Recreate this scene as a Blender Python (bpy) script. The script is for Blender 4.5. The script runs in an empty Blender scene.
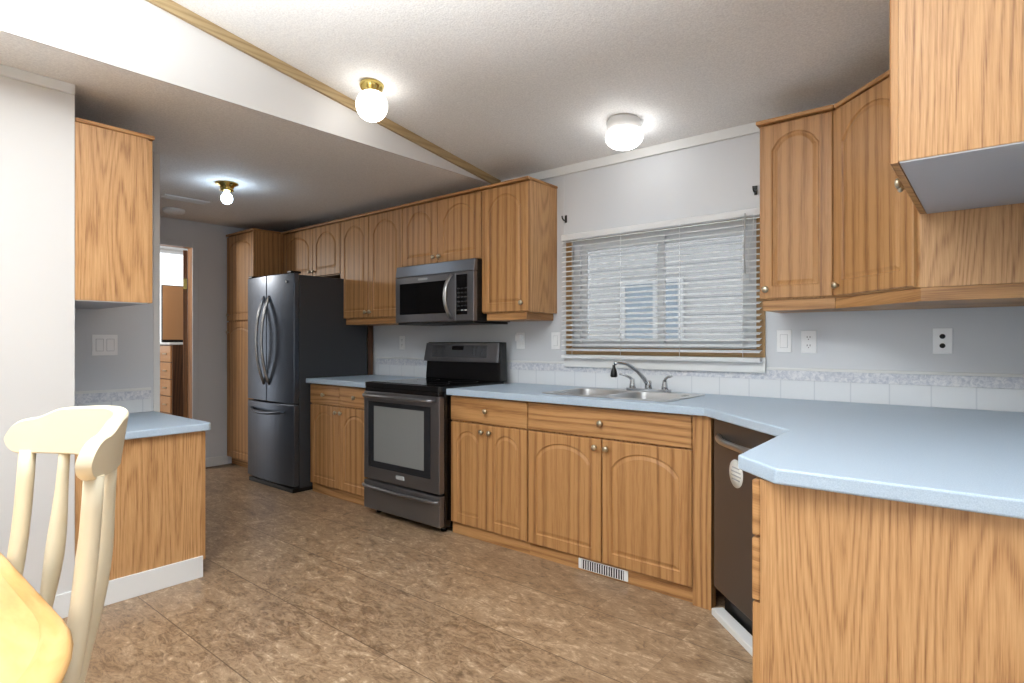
import bpy, bmesh, math, random
from mathutils import Vector, Matrix

random.seed(7)
scene = bpy.context.scene
COL = scene.collection
PI = math.pi

# ------------------------------------------------------------------ camera, sky, exposure
cam_data = bpy.data.cameras.new('camera')
cam_data.sensor_width = 36.0
cam_data.lens = 584.5 / 1024 * 36.0
cam_data.clip_start = 0.02
cam = bpy.data.objects.new('camera', cam_data)
COL.objects.link(cam)
cam.location = (0, 0, 1.21)
cam.rotation_euler = (PI / 2, 0, 0.6911)
scene.camera = cam

world = bpy.data.worlds.new('daylight')
scene.world = world
world.use_nodes = True
wbg = world.node_tree.nodes['Background']
wbg.inputs['Color'].default_value = (0.96, 0.98, 1.0, 1)
wbg.inputs['Strength'].default_value = 2.0

scene.view_settings.view_transform = 'Standard'
scene.view_settings.look = 'None'
scene.view_settings.gamma = 1.0
scene.view_settings.use_curve_mapping = False
scene.view_settings.exposure = 0.13
# added fill light in an invented, unseen bowl over the table; brightens the vault
FILL_PEND = (-1.12, -0.12, 1.47)
fl = bpy.data.lights.new('vault_fill', 'AREA')
fl.shape = 'DISK'
fl.size = 0.34
fl.energy = 190.0
fl.spread = math.radians(140)
fl.color = (0.95, 0.985, 1.0)
flo = bpy.data.objects.new('vault_fill', fl)
COL.objects.link(flo)
flo.location = (FILL_PEND[0], FILL_PEND[1], FILL_PEND[2] + 0.125)
flo.rotation_euler = (PI, 0, 0)
LAMP_GLOBE = 5.0      # emission of the ceiling globes
LAMP_DOME = 8.0
LAMP_BULB = 42.0      # emission of the bare hall bulb


# ------------------------------------------------------------------ materials
def lin(r, g, b):
    def f(c):
        c /= 255.0
        return c / 12.92 if c <= 0.04045 else ((c + 0.055) / 1.055) ** 2.4
    return (f(r), f(g), f(b), 1.0)


def new_mat(name, color=(200, 200, 200), rough=0.5, metal=0.0, spec=0.5):
    m = bpy.data.materials.new(name)
    m.use_nodes = True
    b = m.node_tree.nodes['Principled BSDF']
    b.inputs['Base Color'].default_value = lin(*color)
    b.inputs['Roughness'].default_value = rough
    b.inputs['Metallic'].default_value = metal
    b.inputs['Specular IOR Level'].default_value = spec
    return m


class NT:
    def __init__(self, m):
        self.t = m.node_tree
        self.bsdf = self.t.nodes['Principled BSDF']

    def n(self, typ, **kw):
        nd = self.t.nodes.new(typ)
        for k, v in kw.items():
            setattr(nd, k, v)
        return nd

    def l(self, a, b):
        self.t.links.new(a, b)

    def math(self, op, a, b=None, c=None):
        nd = self.n('ShaderNodeMath', operation=op)
        for i, v in enumerate((a, b, c)):
            if v is None:
                continue
            if isinstance(v, (int, float)):
                nd.inputs[i].default_value = v
            else:
                self.l(v, nd.inputs[i])
        return nd.outputs[0]

    def mapping(self, vec, scale=(1, 1, 1), rot=(0, 0, 0), loc=(0, 0, 0)):
        nd = self.n('ShaderNodeMapping')
        nd.inputs['Scale'].default_value = scale
        nd.inputs['Rotation'].default_value = rot
        nd.inputs['Location'].default_value = loc
        self.l(vec, nd.inputs['Vector'])
        return nd.outputs[0]

    def noise(self, vec, scale, detail=3, rough=0.5, dist=0.0):
        nd = self.n('ShaderNodeTexNoise')
        nd.inputs['Scale'].default_value = scale
        nd.inputs['Detail'].default_value = detail
        nd.inputs['Roughness'].default_value = rough
        nd.inputs['Distortion'].default_value = dist
        if vec is not None:
            self.l(vec, nd.inputs['Vector'])
        return nd.outputs[0]

    def ramp(self, fac, stops):
        nd = self.n('ShaderNodeValToRGB')
        el = nd.color_ramp.elements
        while len(el) < len(stops):
            el.new(0.5)
        for e, (p, c) in zip(el, stops):
            e.position = p
            e.color = c if len(c) == 4 else lin(*c)
        self.l(fac, nd.inputs['Fac'])
        return nd.outputs[0]

    def mix(self, fac, a, b, blend='MIX'):
        nd = self.n('ShaderNodeMix', data_type='RGBA', blend_type=blend)
        if isinstance(fac, (int, float)):
            nd.inputs[0].default_value = fac
        else:
            self.l(fac, nd.inputs[0])
        for i, v in ((6, a), (7, b)):
            if isinstance(v, tuple):
                nd.inputs[i].default_value = v
            else:
                self.l(v, nd.inputs[i])
        return nd.outputs[2]

    def bump(self, height, strength=0.2, dist=0.002):
        nd = self.n('ShaderNodeBump')
        nd.inputs['Strength'].default_value = strength
        nd.inputs['Distance'].default_value = dist
        self.l(height, nd.inputs['Height'])
        self.l(nd.outputs[0], self.bsdf.inputs['Normal'])


def oak(name, light, mid, dark, grain='z', band=0.0, rings=0.5, rough=0.42, freq=30.0, figure=0.16, pore=0.62):
    """oak laminate: grain along the local axis given, contour figure plus fine pores, optional broad bands"""
    m = new_mat(name, mid, rough)
    t = NT(m)
    tc = t.n('ShaderNodeTexCoord')
    oi = t.n('ShaderNodeObjectInfo')
    sep = t.n('ShaderNodeSeparateXYZ')
    t.l(tc.outputs['Object'], sep.inputs[0])
    x, y, z = sep.outputs
    if grain == 'z':
        across = t.math('ADD', x, y)
        along = z
    elif grain == 'x':
        across = t.math('MULTIPLY_ADD', y, 0.12, z)
        along = x
    else:
        across = t.math('ADD', x, z)
        along = y
    rnd = t.math('MULTIPLY', oi.outputs['Random'], 17.0)
    across = t.math('ADD', across, rnd)
    comb = t.n('ShaderNodeCombineXYZ')
    t.l(across, comb.inputs[0])
    t.l(along, comb.inputs[1])
    v = comb.outputs[0]
    n1 = t.noise(t.mapping(v, (3.6, 0.30, 1)), 1.0, 2, 0.45)
    ph = t.math('MULTIPLY_ADD', n1, 26.0 * rings, t.math('MULTIPLY', across, freq))
    s = t.math('SINE', t.math('MULTIPLY', ph, 2 * PI))
    fig = t.math('MULTIPLY_ADD', s, 0.5, 0.5)
    fig = t.math('POWER', fig, 2.0)
    pores = t.noise(t.mapping(v, (300, 8.0, 1)), 1.0, 3, 0.65)
    streak = t.noise(t.mapping(v, (95, 1.6, 1)), 1.0, 3, 0.6)
    pm = t.math('MULTIPLY', pores, t.math('MULTIPLY_ADD', fig, 0.19, 0.70))
    val = t.math('MULTIPLY_ADD', fig, figure, t.math('MULTIPLY', pm, pore))
    val = t.math('MULTIPLY_ADD', streak, 0.34, val)
    if band:
        bn = t.noise(t.mapping(v, (1, 0.05, 1)), 1.2, 0)
        bs = t.math('SINE', t.math('MULTIPLY', t.math('MULTIPLY_ADD', bn, 0.12, across), 2 * PI / 0.068))
        bs = t.math('MULTIPLY', bs, t.math('MULTIPLY_ADD', t.noise(t.mapping(v, (9, 0.2, 1)), 1.0, 1), 1.6, 0.2))
        val = t.math('MULTIPLY_ADD', bs, band, val)
    col = t.ramp(val, [(0.36, light), (0.53, mid), (0.74, dark)])
    t.l(col, t.bsdf.inputs['Base Color'])
    t.bump(pores, 0.06, 0.001)
    return m


M = {}
OAK = ((190, 144, 94), (166, 120, 73), (120, 78, 44))
M['oak_v'] = oak('oak_vertical', *OAK, rings=0.30, freq=26)
M['oak_door'] = oak('oak_door_foil', (186, 140, 90), (162, 115, 68), (112, 72, 40), band=0.085, rings=0.20, freq=24, rough=0.44, figure=0.07)
M['oak_h'] = oak('oak_horizontal', *OAK, grain='x', rings=0.40, freq=22)
M['oak_panel'] = oak('oak_end_panel', (204, 160, 112), (186, 141, 94), (138, 94, 57), rings=1.25, freq=16, rough=0.38, figure=0.07, pore=0.80)
M['batten'] = oak('batten_wood', (176, 154, 116), (162, 139, 101), (142, 118, 82), grain='y', rings=0.2, freq=30, rough=0.6)
M['table'] = oak('table_pine', (222, 178, 118), (212, 164, 100), (190, 138, 76), grain='x', rings=0.25, freq=14, rough=0.30)
M['dark_wood'] = oak('dark_brown_wood', (92, 62, 40), (74, 48, 30), (50, 32, 20), rough=0.4)
M['brown_wood'] = oak('brown_door_wood', (150, 104, 62), (128, 86, 48), (96, 62, 34), rough=0.4)
M['tan'] = new_mat('tan_casing', (176, 142, 98), 0.5)

M['cream'] = new_mat('cream_paint', (220, 210, 184), 0.38)
M['white_paint'] = new_mat('white_paint', (224, 226, 226), 0.45)
M['white_plastic'] = new_mat('white_plastic', (240, 242, 244), 0.35)
M['blind'] = new_mat('blind_white', (248, 250, 251), 0.4)
_t = NT(M['blind'])
_tr = _t.n('ShaderNodeBsdfTranslucent')
_tr.inputs[0].default_value = lin(240, 243, 246)
_mx = _t.n('ShaderNodeMixShader')
_mx.inputs[0].default_value = 0.35
_t.l(_t.bsdf.outputs[0], _mx.inputs[1])
_t.l(_tr.outputs[0], _mx.inputs[2])
_t.l(_mx.outputs[0], [n_ for n_ in _t.t.nodes if n_.type == 'OUTPUT_MATERIAL'][0].inputs[0])
M['vinyl'] = new_mat('window_vinyl', (236, 240, 244), 0.35)
M['seam'] = new_mat('plate_seam', (168, 172, 178), 0.5)
M['black'] = new_mat('black_plastic', (14, 14, 15), 0.4)
M['slot'] = new_mat('dark_slot', (26, 26, 28), 0.6)
M['black_glass'] = new_mat('black_glass', (6, 6, 8), 0.08)
M['black_gloss'] = new_mat('black_enamel', (12, 12, 14), 0.25)
M['steel'] = new_mat('brushed_steel', (190, 192, 194), 0.28, 1.0)
M['chrome'] = new_mat('chrome', (200, 204, 208), 0.12, 1.0)
M['nickel'] = new_mat('knob_nickel', (196, 186, 164), 0.28, 1.0)
M['brass'] = new_mat('brass', (206, 184, 110), 0.22, 1.0)
M['dark_side'] = new_mat('dark_grey_cabinet', (52, 54, 58), 0.5)
M['slate'] = new_mat('black_stainless', (128, 128, 132), 0.34, 0.85)
M['slate_fridge'] = new_mat('black_stainless_blue', (96, 104, 116), 0.30, 0.85)
M['bronze_steel'] = new_mat('bronze_stainless', (110, 105, 102), 0.36, 0.8)
M['oven_window'] = new_mat('oven_window', (128, 130, 130), 0.15)  # grey puts the bright room's reflection into the glass colour
M['oven_border'] = new_mat('oven_glass_border', (40, 42, 46), 0.14)
M['display'] = new_mat('display', (10, 12, 16), 0.15)
M['grey_mark'] = new_mat('grey_marking', (170, 172, 174), 0.5)
M['sticker'] = new_mat('sticker_paper', (226, 228, 224), 0.6)
M['underside'] = new_mat('cabinet_underside', (174, 176, 182), 0.5)
M['screen_tan'] = new_mat('tan_board', (176, 132, 92), 0.35)


def wall_mat(name, color, seam=0.0):
    m = new_mat(name, color, 0.55)
    t = NT(m)
    tc = t.n('ShaderNodeTexCoord')
    n = t.noise(tc.outputs['Object'], 160, 3, 0.6)
    t.bump(n, 0.05, 0.001)
    n2 = t.noise(tc.outputs['Object'], 2.0, 2)
    c1 = lin(*color)
    c2 = tuple(c * 0.95 for c in c1[:3]) + (1,)
    t.l(t.mix(n2, c1, c2), t.bsdf.inputs['Base Color'])
    return m


M['wall'] = wall_mat('wall_vinyl', (214, 213, 212))
M['wall_cool'] = wall_mat('wall_cool_grey', (212, 216, 221))


def ceiling_mat():
    m = new_mat('ceiling_stipple', (224, 224, 224), 0.8)
    t = NT(m)
    tc = t.n('ShaderNodeTexCoord')
    n = t.noise(tc.outputs['Object'], 120, 3, 0.6)
    t.bump(n, 0.42, 0.006)
    c = t.ramp(n, [(0.35, (226, 227, 228)), (0.65, (242, 243, 243))])
    t.l(c, t.bsdf.inputs['Base Color'])
    return m


M['ceiling'] = ceiling_mat()


def floor_mat():
    m = new_mat('stone_vinyl_floor', (150, 122, 92), 0.32)
    t = NT(m)
    tc = t.n('ShaderNodeTexCoord')
    o = tc.outputs['Object']
    sep = t.n('ShaderNodeSeparateXYZ')
    t.l(o, sep.inputs[0])
    T = 0.42
    tx = t.math('DIVIDE', t.math('ADD', sep.outputs[0], 20.0 + 0.30), T)
    ty = t.math('DIVIDE', t.math('ADD', sep.outputs[1], 21.0 - 1.005), T)
    fx = t.math('FRACT', tx)
    fy = t.math('FRACT', ty)
    ex = t.math('MINIMUM', fx, t.math('SUBTRACT', 1.0, fx))
    ey = t.math('MINIMUM', fy, t.math('SUBTRACT', 1.0, fy))
    comb = t.n('ShaderNodeCombineXYZ')
    t.l(t.math('FLOOR', tx), comb.inputs[0])
    t.l(t.math('FLOOR', ty), comb.inputs[1])
    wn = t.n('ShaderNodeTexWhiteNoise', noise_dimensions='2D')
    t.l(comb.outputs[0], wn.inputs['Vector'])
    # swirling stone figure, shifted tile by tile
    add = t.n('ShaderNodeVectorMath', operation='MULTIPLY_ADD')
    t.l(wn.outputs['Color'], add.inputs[0])
    add.inputs[1].default_value = (0.7, 0.7, 0.7)
    t.l(o, add.inputs[2])
    v = add.outputs[0]
    rot = t.mapping(v, (1.0, 2.2, 1), (0, 0, 0.7))
    n1 = t.noise(rot, 4.5, 5, 0.6, 2.0)
    n2 = t.noise(rot, 12, 6, 0.68, 3.0)
    n3 = t.noise(v, 90, 3, 0.6)
    val = t.math('MULTIPLY_ADD', n2, 0.55, t.math('MULTIPLY', n1, 0.45))
    val = t.math('MULTIPLY_ADD', t.math('SUBTRACT', n3, 0.5), 0.10, val)
    val = t.math('MULTIPLY_ADD', t.math('SUBTRACT', wn.outputs['Value'], 0.5), 0.05, val)
    col = t.ramp(val, [(0.36, (106, 84, 63)), (0.46, (143, 117, 91)), (0.56, (166, 140, 112)), (0.66, (206, 183, 155))])
    line = t.math('MAXIMUM', t.math('LESS_THAN', ey, 0.0055), t.math('MULTIPLY', t.math('LESS_THAN', ex, 0.004), 0.35))
    col = t.mix(t.math('MULTIPLY', line, 0.75), col, lin(78, 60, 44))
    t.l(col, t.bsdf.inputs['Base Color'])
    hb = t.math('SUBTRACT', n2, t.math('MULTIPLY', line, 1.0))
    t.bump(hb, 0.10, 0.002)
    return m


M['floor'] = floor_mat()


def counter_mat():
    m = new_mat('blue_laminate', (168, 186, 204), 0.42)
    t = NT(m)
    tc = t.n('ShaderNodeTexCoord')
    n = t.noise(tc.outputs['Object'], 420, 2, 0.5)
    c = t.ramp(n, [(0.35, (164, 183, 202)), (0.65, (182, 199, 215))])
    t.l(c, t.bsdf.inputs['Base Color'])
    return m


M['counter'] = counter_mat()


def tile_mat(name, axis=0, w=0.108, base=(224, 228, 232), off=0.0):
    m = new_mat(name, base, 0.22)
    t = NT(m)
    tc = t.n('ShaderNodeTexCoord')
    sep = t.n('ShaderNodeSeparateXYZ')
    t.l(tc.outputs['Object'], sep.inputs[0])
    f = t.math('FRACT', t.math('DIVIDE', t.math('ADD', sep.outputs[axis], 20.0 + off), w))
    e = t.math('MINIMUM', f, t.math('SUBTRACT', 1.0, f))
    line = t.math('LESS_THAN', e, 0.018)
    t.l(t.mix(line, lin(*base), lin(208, 213, 219)), t.bsdf.inputs['Base Color'])
    t.bump(t.math('SUBTRACT', 1.0, line), 0.3, 0.001)
    return m


M['tile_x'] = tile_mat('white_tile_along_wall', 0, 0.16, off=0.0634)
M['tile_y'] = tile_mat('white_tile_desk', 1, 0.16)


def border_mat():
    m = new_mat('tile_border', (196, 202, 212), 0.3)
    t = NT(m)
    tc = t.n('ShaderNodeTexCoord')
    n = t.noise(tc.outputs['Object'], 55, 4, 0.65, 0.6)
    c = t.ramp(n, [(0.36, (186, 192, 204)), (0.48, (206, 210, 218)), (0.62, (226, 228, 232))])
    t.l(c, t.bsdf.inputs['Base Color'])
    return m


M['border'] = border_mat()


def emis(name, color, strength):
    m = new_mat(name, (255, 255, 255), 0.3)
    b = m.node_tree.nodes['Principled BSDF']
    b.inputs['Emission Color'].default_value = color
    b.inputs['Emission Strength'].default_value = strength
    return m


M['globe'] = emis('lit_globe_glass', (1.0, 0.965, 0.91, 1), LAMP_GLOBE)
M['dome'] = emis('lit_dome_glass', (1.0, 0.98, 0.95, 1), LAMP_DOME)
M['bulb'] = emis('lit_bulb', (0.66, 0.83, 1.0, 1), LAMP_BULB)


def glass_mat():
    m = bpy.data.materials.new('window_glass')
    m.use_nodes = True
    nt = m.node_tree
    nt.nodes.clear()
    out = nt.nodes.new('ShaderNodeOutputMaterial')
    mx = nt.nodes.new('ShaderNodeMixShader')
    tr = nt.nodes.new('ShaderNodeBsdfTransparent')
    tr.inputs[0].default_value = (0.97, 0.975, 0.975, 1)
    gl = nt.nodes.new('ShaderNodeBsdfGlossy')
    gl.inputs['Roughness'].default_value = 0.02
    fr = nt.nodes.new('ShaderNodeFresnel')
    fr.inputs[0].default_value = 1.35
    nt.links.new(fr.outputs[0], mx.inputs[0])
    nt.links.new(tr.outputs[0], mx.inputs[1])
    nt.links.new(gl.outputs[0], mx.inputs[2])
    nt.links.new(mx.outputs[0], out.inputs[0])
    return m


M['glass'] = glass_mat()


def siding_mat():
    m = new_mat('grey_siding', (196, 202, 206), 0.6)
    t = NT(m)
    tc = t.n('ShaderNodeTexCoord')
    sep = t.n('ShaderNodeSeparateXYZ')
    t.l(tc.outputs['Object'], sep.inputs[0])
    f = t.math('FRACT', t.math('DIVIDE', sep.outputs[2], 0.11))
    line = t.math('LESS_THAN', f, 0.10)
    t.l(t.mix(line, lin(140, 142, 143), lin(104, 107, 110)), t.bsdf.inputs['Base Color'])
    t.bump(f, 0.5, 0.01)
    return m


M['siding'] = siding_mat()


# ------------------------------------------------------------------ mesh building
class MB:
    def __init__(self):
        self.bm = bmesh.new()

    def box(self, x0, x1, y0, y1, z0, z1):
        v = [self.bm.verts.new(p) for p in
             [(x0, y0, z0), (x1, y0, z0), (x1, y1, z0), (x0, y1, z0), (x0, y0, z1), (x1, y0, z1), (x1, y1, z1), (x0, y1, z1)]]
        for f in [(0, 3, 2, 1), (4, 5, 6, 7), (0, 1, 5, 4), (1, 2, 6, 5), (2, 3, 7, 6), (3, 0, 4, 7)]:
            self.bm.faces.new([v[i] for i in f])
        return self

    def hexa(self, pts):
        v = [self.bm.verts.new(p) for p in pts]
        for f in [(0, 3, 2, 1), (4, 5, 6, 7), (0, 1, 5, 4), (1, 2, 6, 5), (2, 3, 7, 6), (3, 0, 4, 7)]:
            self.bm.faces.new([v[i] for i in f])
        return self

    def rings(self, rings, close=True, caps=True, smooth=True):
        vs = [[self.bm.verts.new(p) for p in r] for r in rings]
        n = len(rings[0])
        for a, b in zip(vs[:-1], vs[1:]):
            for i in range(n if close else n - 1):
                j = (i + 1) % n
                f = self.bm.faces.new([a[i], a[j], b[j], b[i]])
                f.smooth = smooth
        if caps:
            self.bm.faces.new(list(reversed(vs[0])))
            self.bm.faces.new(vs[-1])
        return self

    def tube(self, path, r, n=12, sx=1.0, sy=1.0, up=None):
        path = [Vector(p) for p in path]
        if not hasattr(r, '__len__'):
            r = [r] * len(path)
        rings = []
        ref = Vector(up) if up else None
        prev = None
        for i, p in enumerate(path):
            d = (path[min(i + 1, len(path) - 1)] - path[max(i - 1, 0)]).normalized()
            if ref is None:
                ref = Vector((0, 0, 1)) if abs(d.z) < 0.9 else Vector((1, 0, 0))
            a = d.cross(ref)
            if a.length < 1e-5:
                a = prev
            a = a.normalized()
            b = d.cross(a).normalized()
            prev = a
            ref = -b if up is None else ref
            rings.append([p + (a * math.cos(2 * PI * k / n) * sx + b * math.sin(2 * PI * k / n) * sy) * r[i] for k in range(n)])
        return self.rings(rings)

    def lathe(self, prof, origin=(0, 0, 0), axis='z', n=24):
        """prof: (radius, height) pairs"""
        o = Vector(origin)
        rings = []
        for r, h in prof:
            ring = []
            for k in range(n):
                c, s = math.cos(2 * PI * k / n) * r, math.sin(2 * PI * k / n) * r
                if axis == 'z':
                    p = Vector((c, s, h))
                elif axis == 'y':
                    p = Vector((c, h, -s))
                else:
                    p = Vector((h, c, s))
                ring.append(o + p)
            rings.append(ring)
        return self.rings(rings)

    def prism(self, poly, z0, z1, holes=()):
        """extruded plan polygon (x, y) with optional holes"""
        bm = self.bm
        es = []
        loops = []
        for lp in (poly,) + tuple(holes):
            vs = [bm.verts.new((x, y, z1)) for x, y in lp]
            loops.append(vs)
            es += [bm.edges.new((vs[i], vs[(i + 1) % len(vs)])) for i in range(len(vs))]
        res = bmesh.ops.triangle_fill(bm, edges=es, use_beauty=True, use_dissolve=False, normal=(0, 0, 1))
        top = [f for f in res['geom'] if isinstance(f, bmesh.types.BMFace)]
        low = {}
        for lp in loops:
            for v in lp:
                low[v] = bm.verts.new((v.co.x, v.co.y, z0))
        for f in top:
            bm.faces.new([low[v] for v in reversed(f.verts)])
        for lp in loops:
            n = len(lp)
            for i in range(n):
                a, b = lp[i], lp[(i + 1) % n]
                bm.faces.new([low[a], low[b], b, a])
        bmesh.ops.recalc_face_normals(bm, faces=bm.faces)
        return self

    def build(self, name, mat, parent=None, bevel=0.0, seg=2, recalc=True):
        if recalc:
            bmesh.ops.recalc_face_normals(self.bm, faces=self.bm.faces)
        me = bpy.data.meshes.new(name)
        self.bm.to_mesh(me)
        self.bm.free()
        me.materials.append(mat)
        o = bpy.data.objects.new(name, me)
        COL.objects.link(o)
        if parent is not None:
            o.parent = parent
        if bevel:
            md = o.modifiers.new('edge', 'BEVEL')
            md.width = bevel
            md.segments = seg
            md.limit_method = 'ANGLE'
            md.angle_limit = math.radians(40)
        return o


def tag(o, label, cat, group=None, kind=None):
    o['label'] = label
    o['category'] = cat
    if group:
        o['group'] = group
    if kind:
        o['kind'] = kind
    return o


def struct(o):
    o['kind'] = 'structure'
    return o


def thing(name, label, cat, loc=(0, 0, 0), rz=0.0, group=None):
    o = bpy.data.objects.new(name, None)
    o.empty_display_size = 0.1
    COL.objects.link(o)
    o.location = loc
    o.rotation_euler = (0, 0, rz)
    return tag(o, label, cat, group)


def box_part(name, mat, parent, x0, x1, y0, y1, z0, z1, bevel=0.0):
    return MB().box(x0, x1, y0, y1, z0, z1).build(name, mat, parent, bevel)


# ------------------------------------------------------------------ cabinet pieces (local frame: x right, y into the cabinet, z up; front plane y = 0)
def offset_loop(pts, d):
    n = len(pts)
    out = []
    for i in range(n):
        p0, p1, p2 = pts[i - 1], pts[i], pts[(i + 1) % n]
        e1 = (Vector(p1) - Vector(p0)).normalized()
        e2 = (Vector(p2) - Vector(p1)).normalized()
        n1 = Vector((-e1.y, e1.x))
        n2 = Vector((-e2.y, e2.x))
        b = (n1 + n2)
        b = b / max(0.35, (1 + n1.dot(n2)))
        out.append((p1[0] + b.x * d, p1[1] + b.y * d))
    return out


def door(parent, x0, z0, w, h, mat=None, knob=None, stile=0.055, rise=None, arch=True, t=0.02, name='door', side=None):
    mb = MB()
    bm = mb.bm
    x1, z1 = x0 + w, z0 + h
    stile = min(stile, w * 0.22)
    xl, xr = x0 + stile, x1 - stile
    zb, zt = z0 + stile * 1.05, z1 - stile * 0.9
    pw = xr - xl
    if rise is None:
        rise = min(0.34 * pw, 0.10)
    pts = [(xl, zb), (xr, zb)]
    if arch:
        zs = zt - rise
        pts.append((xr, zs))
        N = 14
        sh = 0.0
        for k in range(0, N + 1):
            a = PI * 0.12 + (PI - 2 * PI * 0.12) * k / N
            ux = math.cos(a) / math.cos(PI * 0.12)
            uz = (math.sin(a) - math.sin(PI * 0.12)) / (1 - math.sin(PI * 0.12))
            pts.append(((xl + xr) / 2 + ux * (pw / 2 - 0.010), zs + 0.012 + uz * (rise - 0.012)))
        pts.append((xl, zs))
    else:
        pts += [(xr, zt), (xl, zt)]
    loops = [(0, -t), (0.005, -t + 0.006), (0.011, -t + 0.006), (0.026, -t + 0.0008)]
    vls = []
    for d, y in loops:
        q = offset_loop(pts, d)
        vls.append([bm.verts.new((p[0], y, p[1])) for p in q])
    n = len(pts)
    for a, b in zip(vls[:-1], vls[1:]):
        for i in range(n):
            j = (i + 1) % n
            bm.faces.new([a[i], a[j], b[j], b[i]])
    bm.faces.new(vls[-1])
    c = 0.004
    rect = [(x0 + c, z0 + c), (x1 - c, z0 + c), (x1 - c, z1 - c), (x0 + c, z1 - c)]
    rf = [bm.verts.new((p[0], -t, p[1])) for p in rect]
    full = [(x0, z0), (x1, z0), (x1, z1), (x0, z1)]
    rm = [bm.verts.new((p[0], -t + c, p[1])) for p in full]
    rb = [bm.verts.new((p[0], -0.0005, p[1])) for p in full]
    for a, b in ((rf, rm), (rm, rb)):
        for i in range(4):
            j = (i + 1) % 4
            bm.faces.new([a[i], a[j], b[j], b[i]])
    bm.faces.new(list(reversed(rb)))
    es = [bm.edges.get((rf[i], rf[(i + 1) % 4])) for i in range(4)]
    es += [bm.edges.get((vls[0][i], vls[0][(i + 1) % n])) for i in range(n)]
    bmesh.ops.triangle_fill(bm, edges=es, use_beauty=True, use_dissolve=False, normal=(0, -1, 0))
    o = mb.build(name, mat or M['oak_door'], parent)
    if knob:
        add_knob(o, knob[0], -t, knob[1])
    return o


def add_knob(parent, x, y, z, r=0.016):
    mb = MB()
    prof = [(0.006, 0), (0.006, -0.010), (r * 0.75, -0.013), (r, -0.018), (r * 0.95, -0.024), (r * 0.6, -0.028), (r * 0.12, -0.029)]
    mb.lathe(prof, (x, y, z), 'y', 16)
    return mb.build('knob', M['nickel'], parent)


def drawer(parent, x0, z0, w, h, t=0.02, knob=True, mat=None):
    mb = MB().box(x0, x0 + w, -t, -0.0005, z0, z0 + h)
    o = mb.build('drawer', mat or M['oak_h'], parent, 0.004, 2)
    if knob:
        add_knob(o, x0 + w / 2, -t, z0 + h / 2)
    return o


# ------------------------------------------------------------------ plan constants
YW = 3.25            # window wall
YB = 2.595           # base cabinet fronts (doors)
YU = 2.93            # wall cabinet fronts (doors)
XL = -3.15           # face of the near left wall and of the desk end panel
XSIDE = -3.92        # wall behind the desk
XHALL = -5.85
XR = 0.115           # right wall
XH = -2.80           # header between the flat and the vaulted ceiling
ZF = 2.347           # flat ceiling
SLOPE = 0.1454


def zc(y):
    return 2.381 + SLOPE * (YW - y)


# ------------------------------------------------------------------ room shell
f = MB().box(-7.95, 3.2, -4.2, YW + 0.12, -0.06, 0.0).build('floor', M['floor'])
struct(f)

# vaulted ceiling slab
ce = MB().hexa([(XH, -2.4, zc(-2.4)), (3.2, -2.4, zc(-2.4)), (3.2, YW + 0.1, zc(YW + 0.1)), (XH, YW + 0.1, zc(YW + 0.1)),
                (XH, -2.4, zc(-2.4) + .12), (3.2, -2.4, zc(-2.4) + .12), (3.2, YW + 0.1, zc(YW + 0.1) + .12), (XH, YW + 0.1, zc(YW + 0.1) + .12)])
struct(ce.build('ceiling', M['ceiling']))
# flat ceiling of the hall side
struct(MB().box(-7.95, XH - 0.0105, -2.4, YW + 0.1, ZF, ZF + 0.12).build('ceiling_flat', M['ceiling']))
# header face between the two ceilings
hd = MB().hexa([(XH - 0.010, -2.4, ZF), (XH + 0.001, -2.4, ZF), (XH + 0.001, YW, ZF), (XH - 0.010, YW, ZF),
                (XH - 0.010, -2.4, zc(-2.4) + .1), (XH + 0.001, -2.4, zc(-2.4) + .1), (XH + 0.001, YW, zc(YW) + .1), (XH - 0.010, YW, zc(YW) + .1)])
struct(hd.build('wall_header', M['wall']))
# batten along the header
d = 0.052
bt = MB().hexa([(XH + 0.002, -2.4, zc(-2.4) - d), (XH + 0.02, -2.4, zc(-2.4) - d), (XH + 0.02, YW, zc(YW) - d), (XH + 0.002, YW, zc(YW) - d),
                (XH + 0.002, -2.4, zc(-2.4)), (XH + 0.02, -2.4, zc(-2.4)), (XH + 0.02, YW, zc(YW)), (XH + 0.002, YW, zc(YW))])
struct(bt.build('trim_1', M['batten']))

# window wall with its opening
WX0, WX1, WZ0, WZ1 = -2.165, -0.985, 1.13, 1.895
wb = MB()
wb.prism([(-7.95, 0), (XR + 0.1, 0), (XR + 0.1, 2.62), (-7.95, 2.62)], 0, 0.10, holes=([(WX0, WZ0), (WX1, WZ0), (WX1, WZ1), (WX0, WZ1)],))
for v in wb.bm.verts:
    x, z, y = v.co
    v.co = Vector((x, YW + 0.10 - y, z))
struct(wb.build('wall_back', M['wall_cool']))
# crown strip on the window wall, under the vault
cr = MB().hexa([(XH, YW - 0.018, zc(YW) - 0.055), (XR, YW - 0.018, zc(YW) - 0.055), (XR, YW, zc(YW) - 0.055), (XH, YW, zc(YW) - 0.055),
                (XH, YW - 0.018, zc(YW - .018)), (XR, YW - 0.018, zc(YW - .018)), (XR, YW, zc(YW)), (XH, YW, zc(YW))])
struct(cr.build('trim_2', M['white_paint'], None, 0.004))
# wall seam strips
struct(MB().box(-2.262, -2.232, YW - 0.004, YW, 1.08, zc(YW) - 0.05).build('trim_3', M['wall_cool'], None, 0.0015))

# right wall behind the hanging cabinet
struct(MB().box(XR, XR + 0.1, 1.42, YW, 0, 2.75).build('wall_right', M['wall']))

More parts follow.
